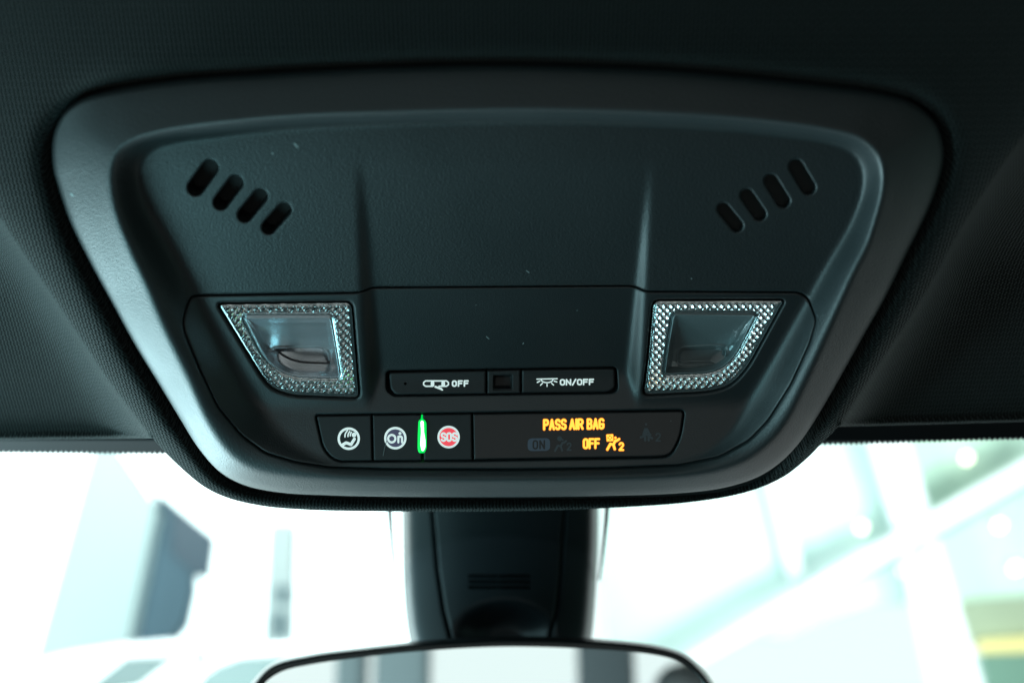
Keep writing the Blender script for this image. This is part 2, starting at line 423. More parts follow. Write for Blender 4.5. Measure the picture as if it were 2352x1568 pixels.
# the slots are squarish: intersect nothing, soften only
s_slots = U_(*slots)
s_housing = D_(s_out, off(s_split, 1.6), s_slots)
def housing_h(x, y, s):
    so = s_out(x, y); sp = s_split(x, y) - 1.6; sl = s_slots(x, y)
    h = H(x, y) - fillet(so, 14)
    h -= fillet(-sp, 4); h -= fillet(-sl, 5)
    return h
patch('housing', M_SOFT, con, (110, 144, 2180, 1148), 2, s_housing, housing_h, back=7)
# shell behind all the openings
def shell_h(x, y, s): return H(x, y) - 13.0 + np.where(x > 1176, 10.3, 5.0) * ss(s_slots(x, y), 30, 12) - 1.0 * ss(s_out(x, y), -10, 4)
patch('back_shell', M_DARK, con, (90, 124, 2200, 1168), 5, off(s_out, 16), shell_h, back=4)

LENS_L = rounded([(501,699),(807,694.5),(824,913),(668,907),(622,890),(598,858)], [10,16,14,60,30,40])
LENS_R = rounded([(1501,691),(1800,690),(1715,845),(1676,886),(1624,899),(1478,906),(1488,830)], [16,9,50,30,60,14,10])
WIN_L = rounded([(559,728),(760,727),(782,868),(680,865),(640,852),(606,818)], [10,9,12,20,30,30])
WIN_R = rounded([(1547,720),(1738,722),(1690,815),(1662,843),(1628,856),(1526,860),(1537,780)], [12,10,30,25,30,10,5])
s_LL, s_LR, s_WL, s_WR = map(sd_poly, (LENS_L, LENS_R, WIN_L, WIN_R))
SWROW = rounded([(888,852),(1415,843),(1418,897),(1400,902),(905,908),(888,895)], [10,10,12,6,6,8])
s_sw = sd_poly(SWROW)
BROW = rounded([(725,953),(1572,942),(1563,1005),(1540,1047),(1506,1050),(1091,1057),(770,1059),(742,1030)], [8,12,30,26,26,2,28,40])
s_br = sd_poly(BROW)
s_insert = D_(off(s_split, -1.6), off(s_LL, 4.5), off(s_LR, 4.5), off(s_sw, 1.5), off(s_br, 1.5))
def insert_h(x, y, s):
    h = H(x, y)
    h -= fillet(s_split(x, y) + 1.6, 4)
    for q, g, r in ((s_LL, 4.5, 5), (s_LR, 4.5, 5), (s_sw, 1.5, 3), (s_br, 1.5, 4)):
        h -= fillet(-(q(x, y) - g), r)
    return h
patch('insert_panel', M_PANEL, con, (410, 650, 1884, 1084), 2, s_insert, insert_h, back=7)

# --- map lamps
def lamp(side, sL, sW, bbox, wb, ml, fall):
    def hL(x, y, s):
        a = x / 16.6 + y / 17.4; b = x / 16.6 - y / 17.4
        fa = np.abs((a % 1) - .5); fb = np.abs((b % 1) - .5)
        pyr = 1 - fa - fb
        m = ss(-s, 5, 9) 
        return H(x, y) - 0.9 + 1.05 * pyr * m - 0.15 - fillet(s, 4)
    p = patch('map_lamp', M_PRISM, con, bbox, 0.6, D_(sL, off(sW, 1.0)), hL, back=9, smooth=False)
    def hW(x, y, s):
        h = H(x, y) - 1.1 + 0.5 * np.exp(-((s + 2.5) / 2.0) ** 2)
        # moulded scoop low in the window
        d = sd_poly(rounded(wb, 16))(x, y)
        h = h - 1.9 * ss(-d, -3, 6) + 0.5 * np.exp(-((d - 2) / 3.5) ** 2)
        # the lower edge curls up as a bright lip
        h = h + 0.9 * ss(y, wb[2][1] - 3, wb[2][1] + 10) * ss(-s, 3, 9)
        h = h - fall * np.clip((y - 727) / 76.0, 0, 1) * ss(-s, 0, 14)
        return h
    patch('inner_lens', ml, p, bbox, 1.0, sW, hW, back=4)
    return p
lamp('l', s_LL, s_WL, (496, 688, 830, 918), [(622,801),(742,801),(764,843),(650,843)], M_LENS, 8.4)
lamp('r', s_LR, s_WR, (1472, 684, 1808, 912), [(1560,800),(1668,795),(1660,832),(1556,836)], M_LENS2, 5.6)
tag(con, None)

# --- stroke lettering
def arc(cx, cy, rx, ry, a0, a1, n=10):
    return [(cx + rx * math.cos(math.radians(a0 + (a1 - a0) * i / n)), cy + ry * math.sin(math.radians(a0 + (a1 - a0) * i / n))) for i in range(n + 1)]
def glyph(ch, w):
    r = w * .5; q = min(.26, r)
    rr = arc(w - r, 1 - q, r, q, 0, 180) + arc(r, q, r, q, 180, 360)
    if ch == 'O': return [rr + [rr[0]]]
    if ch == 'F': return [[(w, 1), (0, 1), (0, 0)], [(0, .52), (w * .85, .52)]]
    if ch == 'N': return [[(0, 0), (0, 1), (w, 0), (w, 1)]]
    if ch == 'I': return [[(w / 2, 0), (w / 2, 1)]]
    if ch == '/': return [[(0, -.05), (w, 1.05)]]
    if ch == 'A': return [[(0, 0), (w / 2, 1), (w, 0)], [(w * .2, .3), (w * .8, .3)]]
    if ch == 'P': return [[(0, 0), (0, 1)] + arc(w * .55, .74, w * .45, .26, 90, -90) + [(0, .48)]]
    if ch == 'R': return [[(0, 0), (0, 1)] + arc(w * .55, .74, w * .45, .26, 90, -90) + [(0, .48)], [(w * .5, .48), (w, 0)]]
    if ch == 'B': return [[(0, 0), (0, 1)] + arc(w * .5, .76, w * .42, .24, 90, -90) + [(0, .52)], arc(w * .55, .26, w * .45, .26, 90, -90) + [(0, 0)]]
    if ch == 'S': return [arc(r, .75, r, .25, 20, 180, 8) + arc(r, .75, r, .25, 180, 250, 4) + arc(r, .25, r, .25, 70, 0, 4) + arc(r, .25, r, .25, 0, -160, 8)]
    if ch == 'G': return [arc(r, 1 - q, r, q, 15, 180, 8) + arc(r, q, r, q, 180, 360, 8) + [(w, .45), (w * .55, .45)]]
    if ch == '2': return [arc(r, .72, r, .28, 165, -20, 9) + [(0, 0), (w, 0)]]
    return []
def text_segs(txt, x0, y0, hgt, ws, adv, slope=0.0, space=0.5):
    """x0,y0 bottom left in px; hgt px; ws glyph width in units of height; adv gap; slope dy/dx"""
    segs = []; x = 0
    for ch in txt:
        if ch == ' ': x += space; continue
        w = {'I': 0.02, '/': ws * .8, 'N': ws * 1.05}.get(ch, ws)
        for pl in glyph(ch, w):
            pts = [(x0 + (x + a) * hgt, y0 - b * hgt + slope * (x + a) * hgt) for a, b in pl]
            segs += [(*p, *q) for p, q in zip(pts, pts[1:])]
        x += w + adv
    return segs
def xf(segs_pts, x0, y0, sx, sy=None):
    sy = sy or sx; out = []
    for pl in segs_pts:
        pts = [(x0 + a * sx, y0 - b * sy) for a, b in pl]
        out += [(*p, *q) for p, q in zip(pts, pts[1:])]
    return out
def bbox_of(segs, m):
    a = np.array(segs); return (a[:, [0, 2]].min() - m, a[:, [1, 3]].min() - m, a[:, [0, 2]].max() + m, a[:, [1, 3]].max() + m)
def legend(name, segs, hw, m, parent, lift, st=0.6, label=None, fun=None):
    f = fun or sd_strokes(segs, hw)
    o = patch(name, m, parent, bbox_of(segs, hw + 2), st, f, lambda x, y, s: surf(x, y) + lift, back=lift * .8)
    if label: o['label'] = label
    return o

# --- upper switch row
s_sw1 = sd_poly(rounded([(893,855),(1116,851),(1116,903.5),(908,906),(897,893)], [10,2,2,12,8]))
s_sw2 = sd_poly(rounded([(1119.5,851),(1195,849.5),(1195,902),(1119.5,903.5)], 2))
s_sw3 = sd_poly(rounded([(1198.5,849.5),(1412,846),(1413,890),(1398,899.5),(1198.5,902)], [2,9,12,10,2]))
def surf(x, y): return H(x, y) + 0.4
def btn_h(sd, r=4, dome=0.0):
    return lambda x, y, s: surf(x, y) - fillet(sd(x, y), r)
def plane_from_row(y0, y1):
    pass
sw_l = patch('switch', M_BTN, con, (888, 846, 1120, 908), 1, D_(s_sw1, sd_circle(931, 881, 3.4)), btn_h(s_sw1, 5), back=5)
sw_l['label'] = 'flat black rocker switch with door symbol and the word OFF'
s_sq = sd_poly(rounded([(1133,861),(1177,860),(1177,895),(1133,896)], 4))
def blk_h(x, y, s):
    q = s_sq(x, y)
    return surf(x, y) - fillet(s_sw2(x, y), 4) - 2.6 * ss(-q, -1, 5) + 1.5 * ss(y, 884, 893) * ss(-q, 0, 3)
patch('sensor_window', M_BTN, con, (1116, 846, 1198, 906), 1, s_sw2, blk_h, back=5)
sw_r = patch('switch', M_BTN, con, (1195, 842, 1418, 904), 1, s_sw3, btn_h(s_sw3, 5), back=5)
sw_r['label'] = 'flat black rocker switch with lamp symbol and the words ON/OFF'
door = xf([arc(-.35, 0, .14, .24, 90, 270) + [(.0, -.24)], [(-.35, .24), (.40, .24)] + arc(.40, 0, .12, .24, 90, -90) + [(.1, -.24)]], 1006, 884, 56, 42)
door = xf([[(-.42, -.25), (-.5, -.1), (-.5, .12), (-.42, .28), (.42, .28), (.5, .12), (.5, -.1), (.42, -.25), (.12, -.25)], [(-.42, -.25), (-.13, -.25)], [(-.04, -.3), (.26, -.62)]], 1001.5, 881, 57, 23)
legend('symbol', door, 1.5, M_WHITE, sw_l, 0.1)
blobs = [(993.5, 879, 993.5, 884), (1018, 879, 1018, 884)]
legend('symbol', blobs, 4.0, M_WHITE, sw_l, 0.14)
legend('symbol', [(1000, 888, 1013.5, 893)], 2.2, M_WHITE, sw_l, 0.12)
legend('lettering', text_segs('OFF', 1039.5, 886.5, 11.5, 0.72, 0.46, -0.01), 1.75, M_WHITE, sw_l, 0.1)
lampsym = [(1233, 870.5, 1280, 869.5)]
bowl = arc(1256.5, 870.5, 14, 8, 0, 180, 10); lampsym += [(*p, *q) for p, q in zip(bowl, bowl[1:])]
lampsym += [(1240, 875, 1234, 878), (1246, 880, 1241.5, 884.5), (1256.5, 882, 1256.5, 887), (1267, 880, 1271.5, 884), (1273, 875, 1279, 877)]
legend('symbol', lampsym, 1.25, M_WHITE, sw_r, 0.1)
legend('lettering', text_segs('ON/OFF', 1287.5, 883.5, 11.5, 0.78, 0.40, -0.012), 1.7, M_WHITE, sw_r, 0.1)

# --- lower button row
def surf(x, y): return H(x, y) - 0.15
def cell(a, b, c, d):
    """part of the row between two slightly leaning division lines"""
    left = (lambda x, y: (a + (y - 950) * (b - a) / 105.) - x) if a else (lambda x, y: x * 0 - 1e3)
    right = (lambda x, y: x - (c + (y - 950) * (d - c) / 105.)) if c else (lambda x, y: x * 0 - 1e3)
    return lambda x, y: np.maximum(np.maximum(left(x, y), right(x, y)), s_br(x, y) + 1.5)
c1, c2, c3, c4 = cell(0, 0, 852.5, 855), cell(856, 858.5, 966.5, 969), cell(971, 973.5, 1083, 1085), cell(1086.5, 1088.5, 0, 0)
b1 = patch('button', M_BTN, con, (722, 940, 862, 1064), 1, c1, btn_h(c1, 4), back=5); b1['label'] = 'button with white ringed seated figure and signal waves'
b2 = patch('button', M_BTN, con, (850, 940, 976, 1064), 1, c2, btn_h(c2, 4), back=5); b2['label'] = 'button with white ringed violet disc reading On'
b3 = patch('button', M_BTN, con, (964, 940, 1092, 1064), 1, c3, btn_h(c3, 4), back=5); b3['label'] = 'button with white ringed red disc reading SOS'
disp = patch('display_panel', M_DISP, con, (1080, 936, 1578, 1062), 1, c4, btn_h(c4, 4), back=5)
def ring(cx, cy, r, wd, parent):
    f = lambda x, y: np.abs(np.hypot(x - cx, y - cy) - (r - wd / 2)) - wd / 2
    return legend('ring', [(cx - r, cy - r, cx + r, cy + r)], 1, M_WHITE, parent, 0.12, fun=f)
def disc(cx, cy, r, m, parent):
    return legend('disc', [(cx - r, cy - r, cx + r, cy + r)], 1, m, parent, 0.08, fun=sd_circle(cx, cy, r))
ring(801, 1007, 25.6, 5.2, b1)
legend('symbol', [(813, 998.4, 813, 998.5)], 5.0, M_WHITE, b1, 0.12)
legend('symbol', [(814, 1008, 806.5, 1020), (806.5, 1020.5, 795, 1016.5), (795, 1016.5, 788, 1020.5)], 3.2, M_WHITE, b1, 0.14)
wv = []
for pts in ([(792.3, 1003), (793, 996), (798, 988.5)], [(799.2, 1002), (799.6, 997), (803.3, 990.5)], [(804.6, 1000.5), (804.8, 997), (807, 992.5)]):
    a_ = spline(pts, False, 5); wv += [(*p, *q) for p, q in zip(a_, a_[1:])]
legend('symbol', wv, 1.5, M_WHITE, b1, 0.12)
ring(908, 1005.8, 25.6, 5.0, b2); disc(908, 1005.8, 20.8, M_PURP, b2)
on = arc(899.8, 1007, 8.4, 8.6, 0, 360, 16); on = [(*p, *q) for p, q in zip(on, on[1:])]
nn = [(915, 1015.3), (915, 1002.5)]; nn = nn + arc(919.2, 1006.5, 4.2, 4.6, 180, 360, 8) + [(923.4, 1015.3)]
on += [(*p, *q) for p, q in zip(nn, nn[1:])]
legend('lettering', on, 2.3, M_WHITE, b2, 0.16)
legend('symbol', [(916.2, 995, 921.2, 995), (918.7, 992.5, 918.7, 997.5)], 1.3, M_WHITE, b2, 0.16)
ring(1030.4, 1003.3, 25.6, 4.6, b3); disc(1030.4, 1003.3, 21.2, M_RED, b3)
legend('lettering', text_segs('SOS', 1014.2, 1012.2, 17.5, 0.50, 0.24, -0.01), 2.15, M_WHITE, b3, 0.16)
# green status light between the two call buttons
green = patch('status_light', M_GRN1, con, (952, 958, 986, 1046), 0.8, sd_poly(rounded([(961,967),(965,963),(975,963),(979.5,970),(980,1028),(977,1036),(974,1040),(962,1040),(959,1030),(959.5,1000)], 4)), lambda x, y, s: surf(x, y) + 0.55 - fillet(s, 4), back=3)
patch('light_core', M_GRN2, green, (952, 958, 986, 1046), 0.8, sd_poly(rounded([(965.5,968),(969.5,964.5),(973.5,968),(974,990),(977.5,1012),(977.5,1026),(973,1036),(968,1035),(965,1020),(967,990)], 3)), lambda x, y, s: surf(x, y) + 0.8 - fillet(s, 3), back=0.3)
# amber read-out
def amber(name, segs, hw, label):
    o = legend(name, segs, hw + 1.15, M_AMB1, disp, 0.08, label=label)  # wider orange layer paints the halo around the lit strokes
    legend('light_core', segs, hw + 0.25, M_AMB2, o, 0.16)
t1 = text_segs('PASS', 1249.8, 985.6, 21, 0.42, 0.225, -0.018) 
t2 = text_segs('AIR', 1309.5, 984.6, 21, 0.45, 0.22, -0.018)
t3 = text_segs('BAG', 1350, 984.0, 21, 0.42, 0.225, -0.018)
amber('lettering', t1 + t2 + t3, 2.1, 'glowing amber words PASS AIR BAG')
amber('lettering', text_segs('OFF', 1341, 1028.6, 20, 0.42, 0.24, -0.018), 2.0, 'glowing amber word OFF')
bag = [(1394,999,1407,998.2),(1407,998.2,1407.5,1011),(1407.5,1011,1395,1012),(1395,1012,1394,999),(1394,999,1407.5,1011),(1407,998.2,1395,1012)]
fig = [(1413.5,1005,1413.5,1005.2),(1413,1012,1409,1021),(1409,1021,1402,1019),(1402,1019,1395,1032),(1409,1021,1412,1031),(1416,1012,1422,1008)]
def child(dx, dy, sc=1.0):
    f = lambda L_: [(dx + (a - 1413) * sc, dy + (b - 1015) * sc, dx + (c - 1413) * sc, dy + (d - 1015) * sc) for a, b, c, d in L_]
    return f(fig)
amber('symbol', bag, 1.0, 'glowing amber crossed out airbag symbol')
amber('symbol', fig, 2.3, 'glowing amber seated child symbol')
amber('symbol', text_segs('2', 1423, 1033, 16, 0.52, 0), 1.7, 'glowing amber figure 2')
pill = sd_poly(rounded([(1212,1006.5),(1263.5,1005.5),(1263.5,1034.5),(1212,1035.5)], 11))
on_s = sd_strokes(text_segs('ON', 1225, 1030, 18, 0.52, 0.34, -0.01), 1.9)
legend('lettering', [(1210, 1004, 1266, 1037)], 1, M_GREYL, disp, 0.08, label='unlit grey plate with the word ON cut out', fun=D_(pill, on_s))
legend('symbol', child(1292, 1019, 0.95), 2.2, M_FAINT, disp, 0.08)
legend('symbol', [(1285.5,1007,1285.5,1007.1)], 5.5, M_FAINT, disp, 0.10)
legend('symbol', text_segs('2', 1303, 1033, 16, 0.52, 0), 1.7, M_FAINT, disp, 0.08)
belt = [(1484,974,1484,974.1),(1482,985,1478,997),(1486,985,1492,997),(1478,998,1494,998),(1484,988,1484,998),(1472,1004,1480,1001),(1490,1002,1498,1006),(1482,1004,1482,1011),(1490,1004,1490,1011)]
legend('symbol', belt, 2.6, M_FAINT, disp, 0.08)
legend('symbol', text_segs('2', 1507, 1012, 17, 0.55, 0), 1.7, M_FAINT, disp, 0.08)

M_DUST = mat('pale_dust', (0.30, 0.36, 0.36), 0.9)
M_SCR = mat('scuffed_plastic', (0.16, 0.18, 0.18), 0.7)
def fleck(segs, hw, par=con, m=M_DUST, nm='dust_fleck'):
    patch(nm, m, par, bbox_of(segs, hw + 2), 0.6, sd_strokes(segs, hw), lambda x, y, s: H(x, y) + 0.05, back=0.05)
for sg, hw in (([(677, 331, 683, 338)], 2.6), ([(625, 352, 627, 353)], 1.8), ([(1209, 622, 1215, 626)], 1.0), ([(1117, 773, 1123, 778)], 0.8), ([(1201, 790, 1203, 787)], 0.8),
               ([(1588, 640, 1589, 640)], 1.1), ([(164, 446, 167, 449)], 2.4), ([(1541, 966, 1541, 967)], 0.6), ([(1506, 842, 1507, 842)], 1.0), ([(1093, 700, 1094, 701)], 0.6), ([(1325, 712, 1326, 713)], 0.7)):
    fleck(sg, hw)
patch('scratch', M_SCR, b2, (870, 1005, 895, 1052), 0.6, sd_strokes([(880, 1046, 883, 1030), (883, 1030, 888, 1012)], 0.8), lambda x, y, s: H(x, y) + 0.0, back=0.05)

# ================================================================== WINDSCREEN, COVER, MIRROR (beyond the console)
def place(P0):
    """object frame parallel to the world at point P0"""
    return Matrix.Translation(Vector(P0))
def dpatch(name, m, parent, org, bbox, st, sdf, depth, thick=0.01, smooth=True, mw=None, dirv=None):
    back = RC @ np.array([0, 0, -thick]) if dirv is None else np.array(dirv) * thick
    return patch(name, m, parent, bbox, st, sdf, lambda x, y, s: depth(x, y, s), back=1, bvec=back, to3=wld, smooth=smooth,
                 mw=mw, inv=(np.eye(3), np.array(org)))
_fx = np.linspace(-600, 2950, 40); _fy = np.interp(_fx, fx_, fy_) - 1
_fp = loc(_fx, _fy, head_h(_fx, _fy, 0)); _fd = -((_fp - CL) @ Rl.T)[:, 2]; print('FRONT DEPTH', _fd.min(), _fd.max(), _fd[::6])
GD0 = 0.476
def glass_depth(x, y, s=0): return GD0 + 0.0003 * np.maximum(y - 1010, 0)          # the screen leans away towards its foot
# glass
gm = bpy.data.materials.new('windscreen_glass'); gm.use_nodes = True; t = gm.node_tree; t.nodes.clear()
tr = t.nodes.new('ShaderNodeBsdfTransparent'); tr.inputs[0].default_value = (0.94, 0.99, 0.98, 1)
gl = t.nodes.new('ShaderNodeBsdfGlossy'); gl.inputs['Roughness'].default_value = 0.02
fr = t.nodes.new('ShaderNodeFresnel'); fr.inputs[0].default_value = 1.12
mx = t.nodes.new('ShaderNodeMixShader'); ou = t.nodes.new('ShaderNodeOutputMaterial')
t.links.new(fr.outputs[0], mx.inputs[0]); t.links.new(tr.outputs[0], mx.inputs[1]); t.links.new(gl.outputs[0], mx.inputs[2]); t.links.new(mx.outputs[0], ou.inputs[0])
og = wld(1176, 1300, 0.70); ws = empty('windscreen', place(og))
tag(ws, 'curved glass windscreen below the headliner edge with black dotted border', 'windscreen')
dpatch('glass', gm, ws, og, (-900, 990, 3250, 2100), 30, lambda x, y: x * 0 - 1 + 0 * y, glass_depth, thick=0)
def s_frit(x, y):
    top = np.interp(x, fx_, fy_) - 5
    edge = np.interp(x, [-900, 0, 380, 1176, 1889, 2352, 3200], [1040, 1037, 1041, 1036, 1020, 1006, 985])
    return np.maximum(top - y, y - (edge + 3.4 * np.cos(x * 2 * math.pi / 12.0)))
dpatch('frit_band', M_FRIT, ws, og, (-900, 940, 3250, 1052), 2.5, s_frit, lambda x, y, s: glass_depth(x, y) - 0.004, thick=0.002)
dl = [(894,1150),(896,1190),(901,1259),(907,1310),(914,1365)]; dr = [(1396,1140),(1393,1190),(1388,1240),(1383,1285),(1377,1330)]
dots = []
for ln in (dl, dr):
    c = spline(ln, False, 12)
    for i, p in enumerate(c): dots.append((p[0], p[1], p[0], p[1] + .01))
def s_dots(x, y):
    d = np.full(x.shape, 1e9)
    for a, b, _, _ in dots:
        r = np.interp(b, [1150, 1370], [5.2, 2.0]); np.minimum(d, np.hypot(x - a, y - b) - r, out=d)
    return d
for _x0, _x1 in ((885, 935), (1365, 1405)):
  dpatch('frit_dots', M_FRIT, ws, og, (_x0, 1140, _x1, 1372), 1.5, s_dots, lambda x, y, s: glass_depth(x, y) - 0.004, thick=0.001)

# sensor cover behind the mirror
oc = wld(1150, 1320, 0.545); sc = empty('sensor_cover', place(oc))
tag(sc, 'dark plastic camera and sensor cover between windscreen and mirror', 'sensor cover')
COVL = spline([(928,1100),(929,1175),(930,1250),(931,1305),(936,1398),(945,1463),(960,1520)], False); COVR = spline([(1339,1520),(1353,1463),(1360,1398),(1366,1305),(1369,1250),(1370,1175),(1371,1100)], False)
_sc = sd_poly(np.vstack([COVL, COVR]))
def s_cov(x, y): return _sc(x, y) - 6
xL = lambda y: np.interp(y, [1100, 1176, 1305, 1398, 1454, 1520], [992, 994, 1005, 1019, 1033, 1050])
xR = lambda y: np.interp(y, [1100, 1171, 1315, 1398, 1454, 1520], [1299, 1297, 1288, 1279, 1265, 1248])
vent = []
for xa, xb in ((1078, 1141), (1149, 1215)):
    for yy in (1322, 1335, 1348): vent.append((xa, yy, xb, yy))
s_vent = sd_strokes(vent, 3.6)
s_mid = D_(lambda x, y: np.maximum.reduce([s_cov(x, y), xL(y) + 2 - x, x - xR(y) + 2]), s_vent)
s_sl = lambda x, y: np.maximum(s_cov(x, y), x - xL(y) + 2); s_sr = lambda x, y: np.maximum(s_cov(x, y), xR(y) + 2 - x)
def cov_depth(x, y, s=0):
    c = s_cov(x, y); dm = np.hypot((x - 1160) / 115.0, (y - 1462) / 82.0)
    d = 0.535 + 0.030 * np.exp(c / 6.0) + 0.018 * ((x - 1150) / 220.0) ** 2 - 0.00010 * (y - 1300)
    d = d + 0.016 * ss(-dm, -1.15, -0.2)
    d = d + 0.0022 * np.exp(-((x - xL(y)) / 3.5) ** 2) + 0.0022 * np.exp(-((x - xR(y)) / 3.5) ** 2)
    return d
dpatch('centre_panel', M_GUN, sc, oc, (985, 1100, 1306, 1516), 2.5, s_mid, cov_depth, 0.004)
dpatch('side_trim', M_GUN, sc, oc, (920, 1100, 1056, 1516), 2.5, s_sl, cov_depth, 0.03)
dpatch('side_trim', M_GUN, sc, oc, (1240, 1100, 1380, 1516), 2.5, s_sr, cov_depth, 0.03)
dpatch('vent_backing', M_DARK, sc, oc, (932, 1100, 1366, 1516), 8, off(s_cov, -8), lambda x, y, s: cov_depth(x, y) + 0.006, 0.002)

# mirror
om = wld(1120, 1640, 0.47); mi = empty('rear_view_mirror', place(om))
tag(mi, 'wide rear view mirror with thin black frame below the sensor cover', 'rear view mirror')
MO = spline([(560,1640),(566,1590),(580,1562),(620,1523),(713,1499),(820,1485),(945,1472),(1130,1461),(1250,1461),(1362,1465),(1501,1479),(1571,1499),(1608,1527),(1638,1565),(1655,1610),(1655,1680),(1620,1760),(1500,1800),(1120,1815),(720,1790),(600,1740)])
MG = spline([(584,1640),(588,1600),(602,1567),(643,1538),(713,1521),(820,1506),(945,1492),(1154,1480),(1362,1486),(1501,1498),(1562,1514),(1594,1537),(1617,1568),(1632,1612),(1630,1680),(1600,1740),(1490,1775),(1120,1790),(730,1768),(615,1720)])
s_mo, s_mg = sd_poly(MO), sd_poly(MG)
nrm = np.array([-0.02, -0.99, -0.075]); nrm /= np.linalg.norm(nrm)
def mir_depth(x, y, s=0):
    """depth of the mirror's own plane"""
    r = rays(x, y) @ RC.T; p0 = wld(1120, 1640, 0.47)
    return ((p0 - CAM) @ nrm) / (r @ nrm)
dpatch('frame', M_MIRF, mi, om, (550, 1450, 1665, 1825), 3, D_(s_mo, off(s_mg, -1)), lambda x, y, s: mir_depth(x, y) + 0.010 * np.exp(s_mo(x, y) / 5.0) - 0.0015 - 0.0015 * np.exp(-((s_mo(x, y) + 12) / 7.0) ** 2), 0.03, dirv=-nrm)
dpatch('mirror_glass', M_MIRR, mi, om, (575, 1470, 1645, 1800), 6, s_mg, mir_depth, 0.003, dirv=-nrm)

# ================================================================== WHAT THE MIRROR SHOWS BEHIND THE CAMERA, AND THE FORECOURT AHEAD
def box(bm_, c, s, rz=0):
    pass
def solid(name, m, pts, depth, thick, parent=None, org=None, mw=None):
    """extruded outline standing at its own distance"""
    P = np.array(pts, float)
    A = wld(P[:, 0], P[:, 1], np.full(len(P), depth)); B = A + np.array([0, thick, 0])
    V = np.vstack([A, B]); o_ = A.mean(0) if org is None else org; n = len(P)
    me = bpy.data.meshes.new(name)
    me.from_pydata([tuple(v) for v in V - o_], [], [list(range(n)), list(range(2 * n - 1, n - 1, -1))] + [[i, n + i, n + (i + 1) % n, (i + 1) % n] for i in range(n)])
    import bmesh
    b = bmesh.new(); b.from_mesh(me); bmesh.ops.recalc_face_normals(b, faces=b.faces); b.to_mesh(me); b.free()
    return link(name, me, m, parent, mw=None if parent else place(o_))
M_PALE = mat('pale_cyan_render', (0.80, 0.97, 0.97), 0.8)
M_SLATE = mat('slate_blue_cladding', (0.12, 0.21, 0.27), 0.7)
M_SLATE2 = mat('dark_blue_glazing', (0.05, 0.10, 0.145), 0.4)
M_CARW = mat('white_car_paint', (0.85, 0.87, 0.87), 0.3, coat=0.8)
M_CARG = mat('tinted_car_glass', (0.055, 0.11, 0.11), 0.3)
M_STEEL = mat('white_painted_steel', (0.93, 0.97, 0.97), 0.5)
M_GLZ = mat('pale_glazing', (0.62, 0.80, 0.76), 0.3)
M_GLG = mat('green_tinted_ceiling', (0.55, 0.74, 0.61), 0.5)
M_OLIVE = mat('olive_wall', (0.40, 0.46, 0.33), 0.7)
M_YEL = mat('yellow_sign_band', (0.80, 0.68, 0.28), 0.5, emit=(1, 0.85, 0.35), es=0.3)
M_GRNW = mat('grey_green_glazing', (0.18, 0.32, 0.25), 0.4)
M_DL = mat('warm_downlight', (1, 1, 1), 0.5, emit=(1.0, 0.92, 0.62), es=4)

ob = wld(285, 1260, 9.0); bl = empty('building', place(ob)); tag(bl, 'pale building with slate blue glazed end seen through the left windscreen', 'building')
solid('wall', M_PALE, [(215,1020),(262,1020),(357,1160),(291,1480),(75,1530)], 9.0, 0.2, bl, ob)
solid('end_wall', M_SLATE, [(357,1125),(378,1140),(440,1190),(440,1345),(423,1425),(377,1480),(291,1480),(357,1165)], 9.2, 0.2, bl, ob)
solid('window', M_SLATE2, [(398,1158),(493,1233),(479,1331),(450,1318),(395,1270)], 9.1, 0.06, bl, ob)
ob2 = wld(640, 1340, 9.6); b2_ = empty('building', place(ob2)); tag(b2_, 'distant pale tower with small dark windows left of the sensor cover', 'building')
solid('wall', mat('very_pale_render', (0.85, 0.97, 0.97), .8), [(618,1200),(676,1200),(668,1480),(602,1480)], 9.6, 0.2, b2_, ob2)
M_FW = mat('pale_blue_far_window', (0.22, 0.34, 0.38), .5)
solid('window', M_FW, [(640,1347),(663,1347),(661,1384),(638,1384)], 9.5, 0.04, b2_, ob2)
solid('window', M_FW, [(633,1407),(657,1407),(655,1460),(630,1460)], 9.5, 0.04, b2_, ob2)
def car(pts, wins, depth, label):
    o_ = wld(pts[0][0], pts[0][1], depth); c = empty('parked_car', place(o_)); tag(c, label, 'car', 'white cars parked ahead')
    solid('body', M_CARW, pts, depth, 1.6, c, o_)
    for w_ in wins: solid('window', M_CARG, w_, depth - 0.03, 0.02, c, o_)
car([(-60,1620),(0,1555),(60,1525),(160,1500),(300,1478),(420,1468),(455,1480),(440,1540),(400,1700),(-60,1700)], [[(285,1510),(408,1506),(317,1575),(200,1600),(170,1600)]], 6.0, 'white car roof and side window at the lower left corner')
car([(330,1640),(440,1560),(490,1505),(545,1486),(640,1478),(800,1470),(900,1490),(960,1560),(960,1700),(330,1700)], [[(440,1585),(462,1552),(491,1531),(547,1511),(631,1505),(760,1505),(760,1600),(430,1620)]], 5.0, 'white car with rounded grey green windscreen left of the mirror')

og2 = wld(2080, 1240, 8.0); gf = empty('glass_facade', place(og2)); tag(gf, 'showroom glass front with white steel mullions seen through the right windscreen', 'glass facade')
solid('pane', M_GLZ, [(1380,1040),(2010,1010),(2075,1240),(1690,1466),(1400,1640)], 8.4, 0.05, gf, og2)
solid('pane', M_GLZ, [(1700,1450),(2080,1245),(2110,1380),(2010,1385),(1900,1420),(1800,1470)], 8.45, 0.05, gf, og2)
solid('pane', M_GLG, [(2040,960),(2420,960),(2420,1080),(2090,1240)], 8.4, 0.05, gf, og2)
solid('pane', M_GLG, [(2110,1250),(2420,1085),(2420,1360),(2213,1375),(2170,1420)], 8.45, 0.05, gf, og2)
solid('mullion', M_STEEL, [(1990,990),(2030,990),(2100,1225),(2064,1235)], 8.0, 0.06, gf, og2)
solid('mullion', M_STEEL, [(2048,990),(2078,990),(2142,1200),(2112,1225)], 8.0, 0.06, gf, og2)
